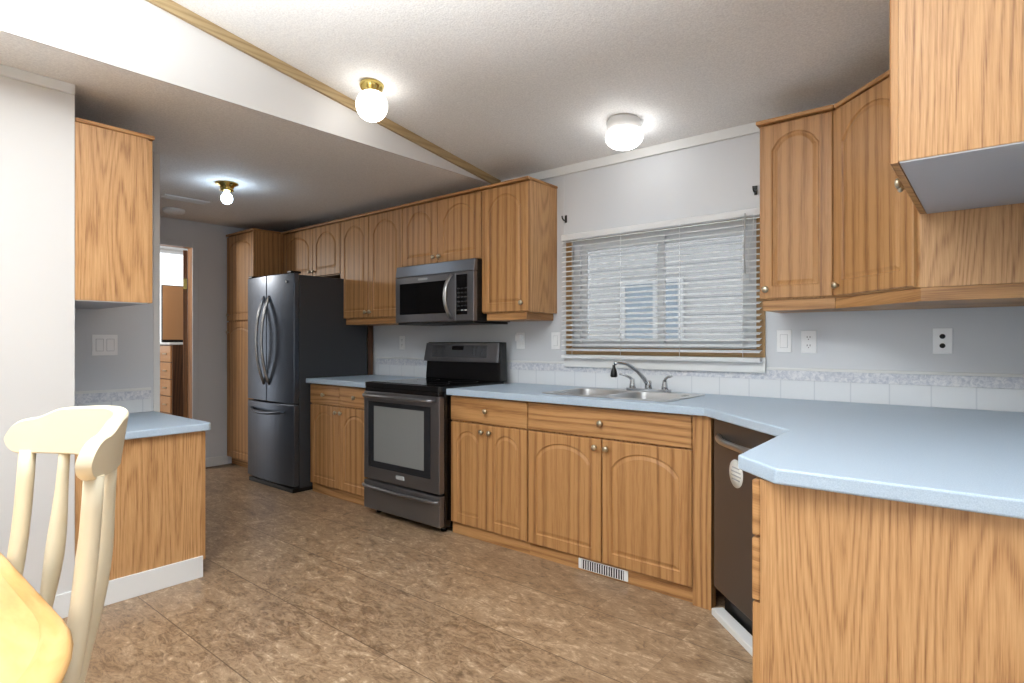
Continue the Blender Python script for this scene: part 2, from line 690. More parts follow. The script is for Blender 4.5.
# near left wall (faces +X) and the recess for the desk
struct(MB().box(XL - 0.10, XL, -2.4, 0.762, 0, ZF).build('wall_left', M['wall']))
struct(MB().box(XSIDE - 0.1, XL - 0.10, 0.66, 0.762, 0, ZF).build('wall_desk_back', M['wall_cool']))
struct(MB().box(XSIDE - 0.10, XSIDE, 0.762, 1.368, 0, ZF).build('wall_desk_side', M['wall_cool']))
struct(MB().box(XSIDE - 0.014, XSIDE + 0.006, 1.34, 1.374, 0, ZF).build('trim_4', M['white_paint']))
struct(MB().box(XL, XL + 0.014, -2.4, 0.762, ZF - 0.045, ZF).build('trim_5', M['white_paint'], None, 0.004))
struct(MB().box(XL, XL + 0.012, -2.4, 0.760, 0, 0.108).build('baseboard_left', M['white_paint'], None, 0.003))

# dining side behind the camera: walls with a patio opening and a side window
def wall_with_hole(name, a0, a1, z1, hole, place, thick=0.1):
    mb = MB()
    h0, h1, hz0, hz1 = hole
    mb.prism([(a0, 0), (a1, 0), (a1, z1), (a0, z1)], 0, thick, holes=([(h0, hz0), (h1, hz0), (h1, hz1), (h0, hz1)],))
    for v in mb.bm.verts:
        v.co = Vector(place(*v.co))
    return struct(mb.build(name, M['wall']))


wall_with_hole('wall_front', XL - 0.1, 3.2, 3.3, (-1.3, 1.5, 0.05, 2.15), lambda a, z, t: (a, -2.4 - t, z))
wall_with_hole('wall_dining_side', -2.4, 1.42, 3.3, (-1.5, 0.7, 0.75, 2.15), lambda a, z, t: (3.1 + t, a, z))
struct(MB().box(XR + 0.1, 3.1, 1.42, 1.52, 0, 2.75).build('wall_dining_back', M['wall']))
# hall: end wall with a doorway, side wall
DY0, DY1, DZ = 1.52, 2.34, 2.105
hw = MB()
hw.box(XHALL - 0.1, XHALL, DY1, YW, 0, ZF)
hw.box(XHALL - 0.1, XHALL, 0.6, DY0, 0, ZF)
hw.box(XHALL - 0.1, XHALL, DY0, DY1, DZ, ZF)
struct(hw.build('wall_hall', M['wall_cool']))
struct(MB().box(XHALL, XSIDE - 0.10, 0.50, 0.6, 0, ZF).build('wall_hall_side', M['wall_cool']))
struct(MB().box(XHALL, XHALL + 0.012, DY1 + 0.05, 2.66, 0, 0.09).build('baseboard_hall', M['white_paint'], None, 0.003))
cs = MB()
cs.box(XHALL + 0.0005, XHALL + 0.010, DY1 - 0.010, DY1 + 0.045, 0, DZ + 0.045)
cs.box(XHALL + 0.0005, XHALL + 0.010, DY0 - 0.045, DY0 + 0.010, 0, DZ + 0.045)
cs.box(XHALL + 0.0005, XHALL + 0.010, DY0 + 0.0105, DY1 - 0.0105, DZ - 0.010, DZ + 0.045)
struct(cs.build('trim_6', M['wall_cool'], None, 0.003))
jb = MB()
jb.box(XHALL - 0.1, XHALL, DY1 - 0.010, DY1 - 0.0005, 0, DZ - 0.0105)
jb.box(XHALL - 0.1, XHALL, DY0 + 0.0005, DY0 + 0.010, 0, DZ - 0.0105)
jb.box(XHALL - 0.1, XHALL, DY0 + 0.0005, DY1 - 0.0005, DZ - 0.010, DZ - 0.0005)
struct(jb.build('trim_7', M['brown_wood']))

# bedroom beyond the doorway: far wall with a bright window
bw = MB()
bw.prism([(1.0, 0), (YW, 0), (YW, ZF), (1.0, ZF)], 0, 0.1, holes=([(2.2, 1.05), (3.20, 1.05), (3.20, 2.33), (2.2, 2.33)],))
for v in bw.bm.verts:
    y, z, x = v.co
    v.co = Vector((-7.95 + x, y, z))
struct(bw.build('wall_bedroom', M['wall']))
fr = MB()
for (a, b, c_, d_) in ((2.2, 3.20, 1.05, 1.10), (2.2, 3.20, 2.30, 2.33), (2.2, 2.25, 1.10, 2.30), (3.15, 3.20, 1.10, 2.30)):
    fr.box(-7.92, -7.87, a, b, c_, d_)
w2 = struct(fr.build('window_2', M['vinyl']))
MB().box(-7.90, -7.895, 2.25, 3.15, 1.10, 2.30).build('pane', M['glass'], w2)

# ------------------------------------------------------------------ window over the sink
w1 = bpy.data.objects.new('window_1', None)
COL.objects.link(w1)
w1.location = ((WX0 + WX1) / 2, YW, WZ0)
struct(w1)
hw_, hh_ = (WX1 - WX0) / 2, WZ1 - WZ0


def wframe(name, x0, x1, z0, z1, y0, y1, wd, mat, parent, bev=0.003):
    mb = MB()
    mb.box(x0, x1, y0, y1, z0, z0 + wd)
    mb.box(x0, x1, y0, y1, z1 - wd, z1)
    mb.box(x0, x0 + wd, y0, y1, z0 + wd, z1 - wd)
    mb.box(x1 - wd, x1, y0, y1, z0 + wd, z1 - wd)
    return mb.build(name, mat, parent, bev)


wframe('window_frame', -hw_, hw_, 0, hh_, 0.012, 0.09, 0.05, M['vinyl'], w1)
sx = 0.015
s1 = wframe('sash', -hw_ + 0.05, sx + 0.03, 0.05, hh_ - 0.05, 0.03, 0.055, 0.045, M['vinyl'], w1)
MB().box(-hw_ + 0.09, sx - 0.01, 0.041, 0.045, 0.09, hh_ - 0.09).build('pane', M['glass'], s1)
s2 = wframe('sash', sx - 0.03, hw_ - 0.05, 0.05, hh_ - 0.05, 0.057, 0.082, 0.045, M['vinyl'], w1)
MB().box(sx + 0.01, hw_ - 0.09, 0.068, 0.072, 0.09, hh_ - 0.09).build('pane', M['glass'], s2)
# tan casing round the opening
cg = wframe('window_casing', -hw_ - 0.045, hw_ + 0.045, -0.005, hh_ + 0.02, -0.012, -0.0005, 0.045, M['tan'], w1, 0.002)
# white apron board below
MB().box(-hw_ - 0.05, hw_ + 0.05, -0.030, -0.0005, -0.088, -0.006).build('window_sill', M['white_paint'], w1, 0.006)

# venetian blind
BX0, BX1 = -2.212, -0.948
bl = thing('venetian_blind', 'white horizontal slat blind covering the window above the sink', 'blind', ((BX0 + BX1) / 2, YW - 0.045, 1.10))
bw2 = (BX1 - BX0) / 2
MB().box(-bw2, bw2, -0.022, 0.026, 0.775, 0.812).build('head_rail', M['blind'], bl, 0.003)
sl = MB()
ns = 23
pitch = 0.0322
for k in range(ns):
    z = 0.765 - k * pitch
    tl = math.radians(16)
    hwid = 0.023
    n = 4
    top = []
    for q in range(n + 1):
        u = -1 + 2 * q / n
        top.append((u * hwid * math.cos(tl), z + u * hwid * math.sin(tl) + 0.0022 * (1 - u * u)))
    vs = []
    for x in (-bw2 + 0.004, bw2 - 0.004):
        up = [sl.bm.verts.new((x, p[0], p[1] + 0.0013)) for p in top]
        dn = [sl.bm.verts.new((x, p[0], p[1] - 0.0013)) for p in top]
        vs.append(up + dn[::-1])
    m_ = len(vs[0])
    for i in range(m_):
        j = (i + 1) % m_
        sl.bm.faces.new([vs[0][i], vs[0][j], vs[1][j], vs[1][i]])
    sl.bm.faces.new(vs[0])
    sl.bm.faces.new(list(reversed(vs[1])))
sl.build('slats', M['blind'], bl)
MB().box(-bw2, bw2, -0.024, 0.022, 0.0, 0.022).build('bottom_rail', M['blind'], bl, 0.004)
for fx in (-0.86, -0.30, 0.30, 0.86):
    lad = MB()
    lad.tube([(fx * bw2, -0.025, 0.02), (fx * bw2, -0.025, 0.78)], 0.0012, 6)
    lad.build('ladder_cord', M['blind'], bl)
MB().tube([(bw2 - 0.075, -0.030, 0.79), (bw2 - 0.078, -0.032, 0.55), (bw2 - 0.074, -0.032, 0.47)], 0.004, 8).build('tilt_wand', M['grey_mark'], bl)
MB().tube([(bw2 - 0.03, -0.028, 0.79), (bw2 - 0.035, -0.03, 0.68), (bw2 - 0.06, -0.03, 0.60), (bw2 - 0.05, -0.03, 0.42)], 0.002, 6).build('pull_cord', M['blind'], bl)

# neighbour's house outside
nb = thing('neighbouring_house', 'pale grey sided house outside seen through the kitchen blind', 'house', (-3.2, 7.2, 0))
MB().box(-4.5, 6.5, 0, 0.2, -0.5, 3.3).build('siding_wall', M['siding'], nb)
nwin = wframe('window_frame', -0.78, 0.12, 0.70, 2.05, -0.05, -0.001, 0.07, new_mat('grey_window_trim', (150, 153, 155), 0.5), nb)  # plain grey trim, darker than the kitchen window vinyl
MB().box(-0.71, 0.05, -0.03, -0.02, 0.77, 1.98).build('pane', new_mat('dim_window_pane', (112, 124, 134), 0.2), nwin)
MB().box(-0.30, -0.24, -0.045, -0.015, 0.77, 1.98).build('mullion', bpy.data.materials['grey_window_trim'], nwin)


# ------------------------------------------------------------------ wall cabinets
def wall_cabinet(label, x0, x1, zb, zt, doors, depth=0.30, loc_y=YU + 0.02, rz=0.0, origin=None, rail=True, group='oak wall cabinets',
                 rail_in=(0.0, 0.0), trim=True, cat='wall cabinet', rail_h=0.048, bevel_trim_side=(0.0, 0.0)):
    w = x1 - x0
    t = thing('wall_cabinet', label, cat, origin or (x0, loc_y, zb), rz, group)
    MB().box(0, w, 0, depth - 0.0005, 0, zt - zb - 0.02).build('body', M['oak_panel'], t, 0.0015)
    for (dx, dw, dz, dh, kx, kz) in doors:
        door(t, dx, dz, dw, dh, knob=(kx, kz) if kx is not None else None)
    if trim:
        mb = MB().box(-bevel_trim_side[0], w + bevel_trim_side[1], -0.032, depth - 0.0005, zt - zb - 0.0195, zt - zb)
        mb.build('crown_trim', M['oak_h'], t, 0.006)
    if rail:
        MB().box(rail_in[0], w - rail_in[1], 0.004, depth - 0.0005, -rail_h, -0.0005).build('light_rail', M['oak_h'], t, 0.002)
    return t


ZT = 2.2626
ZUB = 1.400
H = ZT - 0.025


def two_doors(w, h, zlo=0.006, kz=0.045, split=None, inner=True):
    s = split if split is not None else w / 2
    return [(0.003, s - 0.005, zlo, h, s - 0.030, zlo + kz), (s + 0.002, w - s - 0.005, zlo, h, s + 0.030, zlo + kz)]


# over the fridge
xa0, xa1 = -5.30, -4.344
wall_cabinet('short two-door oak wall cabinet above the refrigerator', xa0, xa1, 1.79, ZT, two_doors(xa1 - xa0, H - 1.79 - 0.01, split=0.53), rail=False)
xb0, xb1 = -4.344, -3.524
wall_cabinet('tall two-door oak wall cabinet between refrigerator and microwave', xb0 + 0.001, xb1, ZUB, ZT,
             two_doors(xb1 - xb0, H - ZUB - 0.01, split=0.40), rail_in=(0.03, 0.02))
xm0, xm1 = -3.524, -2.697
wall_cabinet('short two-door oak wall cabinet above the microwave', xm0 + 0.001, xm1, 1.775, ZT, two_doors(xm1 - xm0, H - 1.775 - 0.01, split=0.395), rail=False)
xc0, xc1 = -2.697, -2.291
wall_cabinet('single-door oak wall cabinet between microwave and window', xc0 + 0.001, xc1, ZUB, ZT,
             [(0.004, xc1 - xc0 - 0.006, 0.006, H - ZUB - 0.01, xc1 - xc0 - 0.05, 0.06)], rail_in=(0.03, 0.03), bevel_trim_side=(0, 0.008))

# right of the window
xd0, xd1 = -0.880, -0.556
wall_cabinet('single-door oak wall cabinet right of the window', xd0, xd1, 1.408, 2.2698,
             [(0.004, xd1 - xd0 - 0.010, 0.006, 2.2448 - 1.408 - 0.01, 0.035, 0.05)], rail_in=(0.012, 0.0), bevel_trim_side=(0.012, 0), rail_h=0.05)

# diagonal corner cabinet
ct = thing('corner_wall_cabinet', 'diagonal corner oak wall cabinet with one arched door', 'wall cabinet', (xd1 + 0.001, YU, 1.408), 0, 'oak wall cabinets')
ex = 0.3406                                  # how far the diagonal runs along each wall
poly = [(0, 0.02), (ex, 0.02 - ex), (XR - xd1 - 0.003, 0.02 - ex), (XR - xd1 - 0.003, YW - YU - 0.001), (0, YW - YU - 0.001)]
MB().prism(poly, 0, 2.2498 - 1.408).build('body', M['oak_panel'], ct, 0.0015)
dl = ex * math.sqrt(2)
dd = door(ct, 0.012, 0.006, dl - 0.022, 2.2448 - 1.408 - 0.01, knob=(0.05, 0.05), rise=0.10, stile=0.06)
dd.matrix_local = Matrix.Translation((0, 0.02, 0)) @ Matrix.Rotation(-PI / 4, 4, 'Z')
tp = [(0, -0.012), (0.010, -0.012), (ex + 0.005, -0.012 - ex), (ex + 0.005, 0.02 - ex), (XR - xd1 - 0.003, 0.02 - ex), (XR - xd1 - 0.003, YW - YU - 0.001), (0, YW - YU - 0.001)]
MB().prism(tp, 2.2503 - 1.408, 2.2698 - 1.408).build('crown_trim', M['oak_h'], ct, 0.004)
rp = [(0, 0.024), (0.003, 0.024), (ex + 0.003, 0.024 - ex), (XR - xd1 - 0.003, 0.024 - ex), (XR - xd1 - 0.003, YW - YU - 0.001), (0, YW - YU - 0.001)]
MB().prism(rp, -0.05, -0.0005).build('light_rail', M['oak_h'], ct, 0.002)

# hanging cabinet along the right wall (front faces -X)
HB = 1.675
hy0, hy1 = 1.816, YU - ex + 0.017
hang = thing('wall_cabinet', 'near oak wall cabinet on the right wall with pale grey underside', 'wall cabinet', (-0.2154 + 0.02, hy1, HB), -PI / 2, 'oak wall cabinets')
hl = hy1 - hy0
hdep = XR - (-0.2154 + 0.02) - 0.002
MB().box(0, hl, 0, hdep, 0.004, 0.86).build('body', M['oak_panel'], hang, 0.0015)
MB().box(0.002, hl - 0.002, 0.003, hdep, 0, 0.0035).build('underside', M['underside'], hang)
half = hl / 2
door(hang, 0.003, 0.001, half - 0.005, 0.85, knob=(half - 0.03, 0.03))
door(hang, half + 0.002, 0.001, half - 0.003, 0.85, knob=(half + 0.03, 0.03))


# ------------------------------------------------------------------ base cabinets
def base_cabinet(label, x0, x1, cols, drawers, zt=0.874, depth=None, hollow=False):
    w = x1 - x0
    t = thing('base_cabinet', label, 'base cabinet', (x0, YB + 0.02, 0), 0, 'oak base cabinets')
    depth = depth or (YW - YB - 0.022)
    if hollow:
        mb = MB()
        mb.box(0, w, 0, 0.018, 0.075, zt)
        mb.box(0, 0.016, 0.018, depth, 0.075, zt)
        mb.box(w - 0.016, w, 0.018, depth, 0.075, zt)
        mb.box(0.016, w - 0.016, 0.018, depth, 0.075, 0.095)
        mb.build('body', M['oak_v'], t)
    else:
        MB().box(0, w, 0, depth, 0.075, zt).build('body', M['oak_v'], t, 0.001)
    MB().box(0.0, w, 0.004, depth, 0, 0.0745).build('toe_kick', M['oak_h'], t, 0.001)
    for (dx, dw) in drawers:
        drawer(t, dx, 0.717, dw, 0.150)
    for (dx, dw, side) in cols:
        kx = dx + (dw - 0.03 if side == 'r' else 0.03)
        door(t, dx, 0.078, dw, 0.630, knob=(kx, 0.665), rise=min(0.085, dw * 0.21))
    return t


bl0, bl1 = -4.262, -3.452
w = bl1 - bl0
base_cabinet('two-door oak base cabinet beside the refrigerator', bl0, bl1,
             [(0.004, w / 2 - 0.006, 'r'), (w / 2 + 0.002, w / 2 - 0.006, 'l')], [(0.004, w / 2 - 0.006), (w / 2 + 0.002, w / 2 - 0.006)])
s0, s1_, s2_, s3 = -2.655, -2.034, -1.074, -0.985
w = s1_ - s0
base_cabinet('oak base cabinet with one drawer right of the range', s0, s1_, [(0.006, w / 2 - 0.008, 'r'), (w / 2 + 0.002, w / 2 - 0.006, 'l')], [(0.006, w - 0.010)])
w = s2_ - s1_
sb = base_cabinet('wide oak sink base cabinet with false drawer front', s1_ + 0.001, s2_, [(0.004, w / 2 - 0.007, 'r'), (w / 2 + 0.003, w / 2 - 0.007, 'l')], [(0.004, w - 0.008)], hollow=True)
fp = tag(MB().box(s2_ + 0.002, s3, YB, YB + 0.06, 0, 0.874).build('filler_post', M['oak_v'], None, 0.002),
         'plain oak filler post between sink cabinet and dishwasher', 'filler post')

# floor register in the toe kick of the sink cabinet
rg = thing('floor_register', 'white and black air register in the toe kick under the sink', 'air vent', (-1.558, YB + 0.0235, 0.037), 0)
MB().box(-0.146, 0.146, -0.006, 0, -0.027, 0.027).build('frame', M['white_plastic'], rg, 0.002)
MB().box(-0.124, 0.124, -0.0075, -0.0062, -0.0235, 0.0235).build('grille_opening', M['slot'], rg)
fn = MB()
for k in range(18):
    x = -0.119 + k * 0.238 / 17
    fn.box(x - 0.0022, x + 0.0022, -0.0105, -0.0076, -0.0235, 0.0235)
fn.build('fins', M['white_plastic'], rg)

# right run: drawer base with the oak end panel facing the dining side
XP = -0.462
rt = thing('base_cabinet', 'oak base cabinet ending the right counter with plain end panel', 'base cabinet', (XP + 0.02, 2.10, 0), -PI / 2, 'oak base cabinets')
rl = 2.10 - 1.482
rd = XR - (XP + 0.02) - 0.003
MB().box(0.02, rl - 0.012, 0, rd, 0.075, 0.874).build('body', M['oak_v'], rt, 0.001)
MB().box(0.02, rl - 0.012, 0.05, rd, 0, 0.0745).build('toe_kick', M['oak_h'], rt, 0.001)
MB().box(rl - 0.0115, rl, 0.0, rd, 0, 0.874).build('end_panel', M['oak_panel'], rt, 0.001)
drawer(rt, 0.024, 0.735, rl - 0.026, 0.136)
drawer(rt, 0.024, 0.577, rl - 0.025, 0.152)
door(rt, 0.024, 0.075, rl - 0.028, 0.496, knob=(0.07, 0.52))

# ------------------------------------------------------------------ worktops
EDGE = YB - 0.032
ZC0, ZC1 = 0.8765, 0.914
left_top = MB().prism([(bl0 - 0.012, EDGE), (bl1 + 0.004, EDGE), (bl1 + 0.004, YW - 0.001), (bl0 - 0.012, YW - 0.001)], ZC0, ZC1)
tag(left_top.build('worktop', M['counter'], None, 0.006, 3), 'short blue grey worktop between refrigerator and range', 'worktop')
SX0, SX1, SY0, SY1 = -2.00, -1.225, 2.665, 3.165
hole = [(SX0 + 0.02, SY0 + 0.02), (SX1 - 0.02, SY0 + 0.02), (SX1 - 0.02, SY1 - 0.02), (SX0 + 0.02, SY1 - 0.02)]
P0 = (-1.005, EDGE)
P1 = (-0.535, 2.105)
long_poly = [(s0 - 0.004, EDGE), P0, P1, (-0.52, 1.555), (-0.398, 1.442), (XR - 0.002, 1.452), (XR - 0.002, YW - 0.001), (s0 - 0.004, YW - 0.001)]
long_top = MB().prism(long_poly, ZC0, ZC1, holes=(hole,))
tag(long_top.build('worktop', M['counter'], None, 0.006, 3), 'long L-shaped blue grey worktop holding the sink', 'worktop')

# sink
sk = thing('kitchen_sink', 'double-bowl stainless steel sink set in the worktop below the window', 'sink', (SX0, SY0, ZC1))
SW, SD = SX1 - SX0, SY1 - SY0


def rrect(x0, x1, y0, y1, r, n=5):
    pts = []
    for cx, cy, a0 in ((x1 - r, y0 + r, -PI / 2), (x1 - r, y1 - r, 0), (x0 + r, y1 - r, PI / 2), (x0 + r, y0 + r, PI)):
        for k in range(n + 1):
            a = a0 + PI / 2 * k / n
            pts.append((cx + r * math.cos(a), cy + r * math.sin(a)))
    return pts


bowls = [(0.035, SW / 2 - 0.018, 0.035, SD - 0.10), (SW / 2 + 0.018, SW - 0.035, 0.035, SD - 0.10)]
rim = MB().prism(rrect(0, SW, 0, SD, 0.03), 0.0006, 0.006, holes=tuple(rrect(a, b, c_, d_, 0.06) for a, b, c_, d_ in bowls))
rim.build('rim', M['steel'], sk, 0.002)
for a, b, c_, d_ in bowls:
    mb = MB()
    rings = []
    for ins, z, r in ((0.0, 0.004, 0.06), (0.004, -0.02, 0.06), (0.012, -0.15, 0.055), (0.035, -0.170, 0.05)):
        rings.append([(x, y, z) for x, y in rrect(a + ins, b - ins, c_ + ins, d_ - ins, r)])
    outer = []
    for ins, z, r in ((0.032, -0.174, 0.05), (0.008, -0.154, 0.055), (0.0, -0.02, 0.06), (-0.004, -0.002, 0.064)):
        outer.append([(x, y, z) for x, y in rrect(a + ins, b - ins, c_ + ins, d_ - ins, r)])
    mb.rings(rings, caps=False)
    mb.bm.faces.new([mb.bm.verts.new(p) for p in rings[-1]])
    o = mb.build('bowl', M['steel'], sk, recalc=False)
    dr = MB().lathe([(0.04, 0), (0.04, 0.003), (0.02, 0.004), (0.002, 0.001)], ((a + b) / 2, (c_ + d_) / 2, -0.1695), 'z', 20)
    dr.build('drain', M['chrome'], o)

# faucet
fc = thing('kitchen_faucet', 'chrome two-handle faucet with black spray tip behind the sink', 'faucet', (-1.556, SY1 - 0.040, ZC1 + 0.0065))
MB().prism(rrect(-0.140, 0.140, -0.026, 0.026, 0.025), 0, 0.016).build('deck_plate', M['chrome'], fc, 0.004)
sp = MB()
sp.lathe([(0.021, 0.016), (0.020, 0.05), (0.015, 0.062), (0.004, 0.064)], (0, 0, 0), 'z', 20)
sp.tube([(0.0, -0.004, 0.035), (-0.012, -0.03, 0.075), (-0.034, -0.075, 0.122), (-0.062, -0.135, 0.160), (-0.092, -0.192, 0.170), (-0.102, -0.212, 0.162)],
        [0.013, 0.012, 0.011, 0.010, 0.0095, 0.010], 12)
spo = sp.build('spout', M['chrome'], fc)
nz = MB().lathe([(0.008, 0.030), (0.009, 0.012), (0.013, 0.004), (0.018, -0.012), (0.020, -0.034), (0.016, -0.040), (0.002, -0.040)], (-0.104, -0.216, 0.128), 'z', 16)
nz.build('spray_tip', M['black'], fc)
for sgn in (-1, 1):
    mb = MB()
    mb.lathe([(0.019, 0.016), (0.017, 0.034), (0.013, 0.058), (0.012, 0.068), (0.003, 0.072)], (sgn * 0.102, 0, 0), 'z', 16)
    mb.tube([(sgn * 0.102, -0.002, 0.060), (sgn * 0.112, -0.012, 0.076), (sgn * 0.135, -0.030, 0.090), (sgn * 0.165, -0.045, 0.096)], [0.009, 0.008, 0.007, 0.006], 10)
    mb.build('handle', M['chrome'], fc)

# ------------------------------------------------------------------ tile backsplashes
ZB1, ZB2 = 1.010, 1.0735
bs = thing('tile_backsplash', 'white tile backsplash with marbled border along the window wall', 'backsplash', (0, YW, 0))
MB().box(-4.26, XR - 0.002, -0.008, -0.0005, ZC1 + 0.0005, ZB1).build('tile_row', M['tile_x'], bs, 0.001)
MB().box(-4.26, XR - 0.002, -0.009, -0.0005, ZB1 + 0.0005, ZB2 - 0.014).build('border_row', M['border'], bs, 0.001)
MB().box(-4.26, XR - 0.002, -0.012, -0.0005, ZB2 - 0.0135, ZB2).build('cap_row', M['white_paint'], bs, 0.003)
ds = thing('tile_backsplash', 'short tile backsplash with marbled border beside the desk', 'backsplash', (XSIDE, 0, 0))
MB().box(0.0005, 0.008, 0.764, 1.325, 0.7905, 0.866).build('tile_row', M['tile_y'], ds, 0.001)
MB().box(0.0005, 0.009, 0.764, 1.325, 0.8665, 0.918).build('border_row', M['border'], ds, 0.001)
MB().box(0.0005, 0.012, 0.764, 1.325, 0.9185, 0.934).build('cap_row', M['white_paint'], ds, 0.003)

# ------------------------------------------------------------------ desk unit on the left
dk = thing('desk_cabinet', 'low oak desk cabinet with plain end panel and white base', 'desk cabinet', (XL, 0.764, 0))
dw = XL - XSIDE
MB().box(-dw + 0.002, -0.013, 0.0, 0.535, 0.075, 0.750).build('body', M['oak_v'], dk, 0.001)
MB().box(-0.0125, 0.0, 0.0, 0.540, 0.0, 0.750).build('end_panel', M['oak_panel'], dk, 0.001)
MB().box(0.0005, 0.012, 0.0, 0.540, 0.0, 0.108).build('base_strip', M['white_paint'], dk, 0.002)
for k in range(3):
    xk = -dw + 0.006 + k * (dw - 0.01) / 3
    dr_ = MB().box(xk, xk + (dw - 0.01) / 3 - 0.004, 0.541, 0.560, 0.08, 0.745).build('door', M['oak_door'], dk, 0.003)
    MB().lathe([(0.006, 0), (0.006, 0.010), (0.015, 0.014), (0.014, 0.022), (0.002, 0.026)], (xk + 0.05, 0.560, 0.66), 'y', 14).build('knob', M['nickel'], dr_)
dtp = MB().prism([(XSIDE + 0.0015, 0.7635), (XL + 0.030, 0.7635), (XL + 0.030, 1.325), (XL + 0.012, 1.343), (XSIDE + 0.0015, 1.343)], 0.7515, 0.790)
tag(dtp.build('worktop', M['counter'], None, 0.006, 3), 'small blue grey desk top beside the left wall', 'worktop')

du = thing('wall_cabinet', 'oak wall cabinet end panel above the desk at left', 'wall cabinet', (XL, 0.764, 1.392), 0, 'oak wall cabinets')
MB().box(-dw + 0.002, 0.0, 0, 0.292, 0.004, 0.795).build('body', M['oak_panel'], du, 0.001)
MB().box(-dw + 0.004, -0.002, 0.002, 0.288, 0.0, 0.0035).build('underside', M['underside'], du)
MB().box(-dw + 0.002, 0.006, 0, 0.318, 0.7955, 0.815).build('crown_trim', M['oak_h'], du, 0.004)
for k in range(2):
    xk = -dw + 0.004 + k * (dw - 0.006) / 2
    dr_ = MB().box(xk, xk + (dw - 0.006) / 2 - 0.004, 0.2925, 0.312, 0.004, 0.79).build('door', M['oak_door'], du, 0.003)
    MB().lathe([(0.006, 0), (0.006, 0.010), (0.015, 0.014), (0.014, 0.022), (0.002, 0.026)], (xk + 0.05, 0.312, 0.06), 'y', 14).build('knob', M['nickel'], dr_)

# ------------------------------------------------------------------ pantry
pn = thing('pantry_cabinet', 'tall oak pantry cabinet beside the refrigerator by the hall', 'pantry cabinet', (XHALL + 0.002, 2.67, 0))
pw_ = -5.302 - XHALL - 0.002
MB().box(0, pw_, 0, YW - 2.671, 0.075, 2.243).build('body', M['oak_v'], pn, 0.001)
MB().box(0.0, pw_, 0.03, YW - 2.671, 0, 0.0745).build('toe_kick', M['oak_h'], pn, 0.001)
MB().box(0, pw_ + 0.006, -0.030, YW - 2.671, 2.2435, ZT).build('crown_trim', M['oak_h'], pn, 0.005)
door(pn, 0.004, 0.080, pw_ - 0.008, 1.320, knob=(0.05, 1.30), rise=0.07)
door(pn, 0.004, 1.412, pw_ - 0.008, 0.820, knob=(0.05, 1.47), rise=0.07)

# ------------------------------------------------------------------ refrigerator
FW = 0.760
fg = thing('refrigerator', 'black stainless french door refrigerator with bottom freezer', 'refrigerator', (-5.045, 2.44, 0))
fmat = M['slate_fridge']
MB().box(0.006, FW - 0.004, 0.078, 0.73, 0.035, 1.745).build('body', M['dark_side'], fg, 0.004)
MB().box(0.02, FW - 0.02, 0.03, 0.70, 0.0, 0.034).build('base_grille', M['black'], fg, 0.003)


def bow(x, b=0.028):
    u = (x / FW) * 2 - 1
    return b * (u * u) 


def fridge_door(name, x0, x1, z0, z1):
    pts = []
    N = 12
    for k in range(N + 1):
        x = x0 + (x1 - x0) * k / N
        pts.append((x, bow(x)))
    pts += [(x1, 0.072), (x0, 0.072)]
    return MB().prism(pts, z0, z1).build(name, fmat, fg, 0.006, 3)


dl_ = fridge_door('door', 0.0, FW / 2 - 0.003, 0.715, 1.757)
dr_ = fridge_door('door', FW / 2 + 0.003, FW, 0.715, 1.757)
fz = fridge_door('freezer_drawer', 0.0, FW, 0.055, 0.703)
for dpar, cx, sg in ((dl_, FW / 2 - 0.040, -1), (dr_, FW / 2 + 0.040, 1)):
    path = []
    for k in range(15):
        u = -1 + 2 * k / 14
        path.append((cx + sg * 0.004, 0.004 - 0.070 * (1 - abs(u) ** 2.2), 1.22 + u * 0.365))
    MB().tube(path, 0.0115, 12, 1.1, 0.8).build('handle', M['steel'], dpar)
path = []
for k in range(15):
    u = -1 + 2 * k / 14
    path.append((FW / 2 + u * 0.27, 0.010 - 0.060 * (1 - abs(u) ** 2.6), 0.642 - 0.018 * (1 - u * u)))
MB().tube(path, 0.012, 12).build('handle', fmat, fz)
MB().lathe([(0.012, 0), (0.012, -0.002), (0.002, -0.0025)], (FW - 0.09, 0.013, 1.69), 'y', 16).build('emblem', M['grey_mark'], dr_)
for hx in (0.03, FW - 0.09):
    MB().box(hx, hx + 0.06, 0.02, 0.11, 1.7585, 1.775).build('hinge_cover', M['black'], fg, 0.004)

tag(MB().box(-4.283, -4.276, 3.172, 3.226, 0.0, 1.39).build('side_panel', M['dark_wood'], None, 0.001), 'narrow dark panel between refrigerator and left worktop', 'panel')

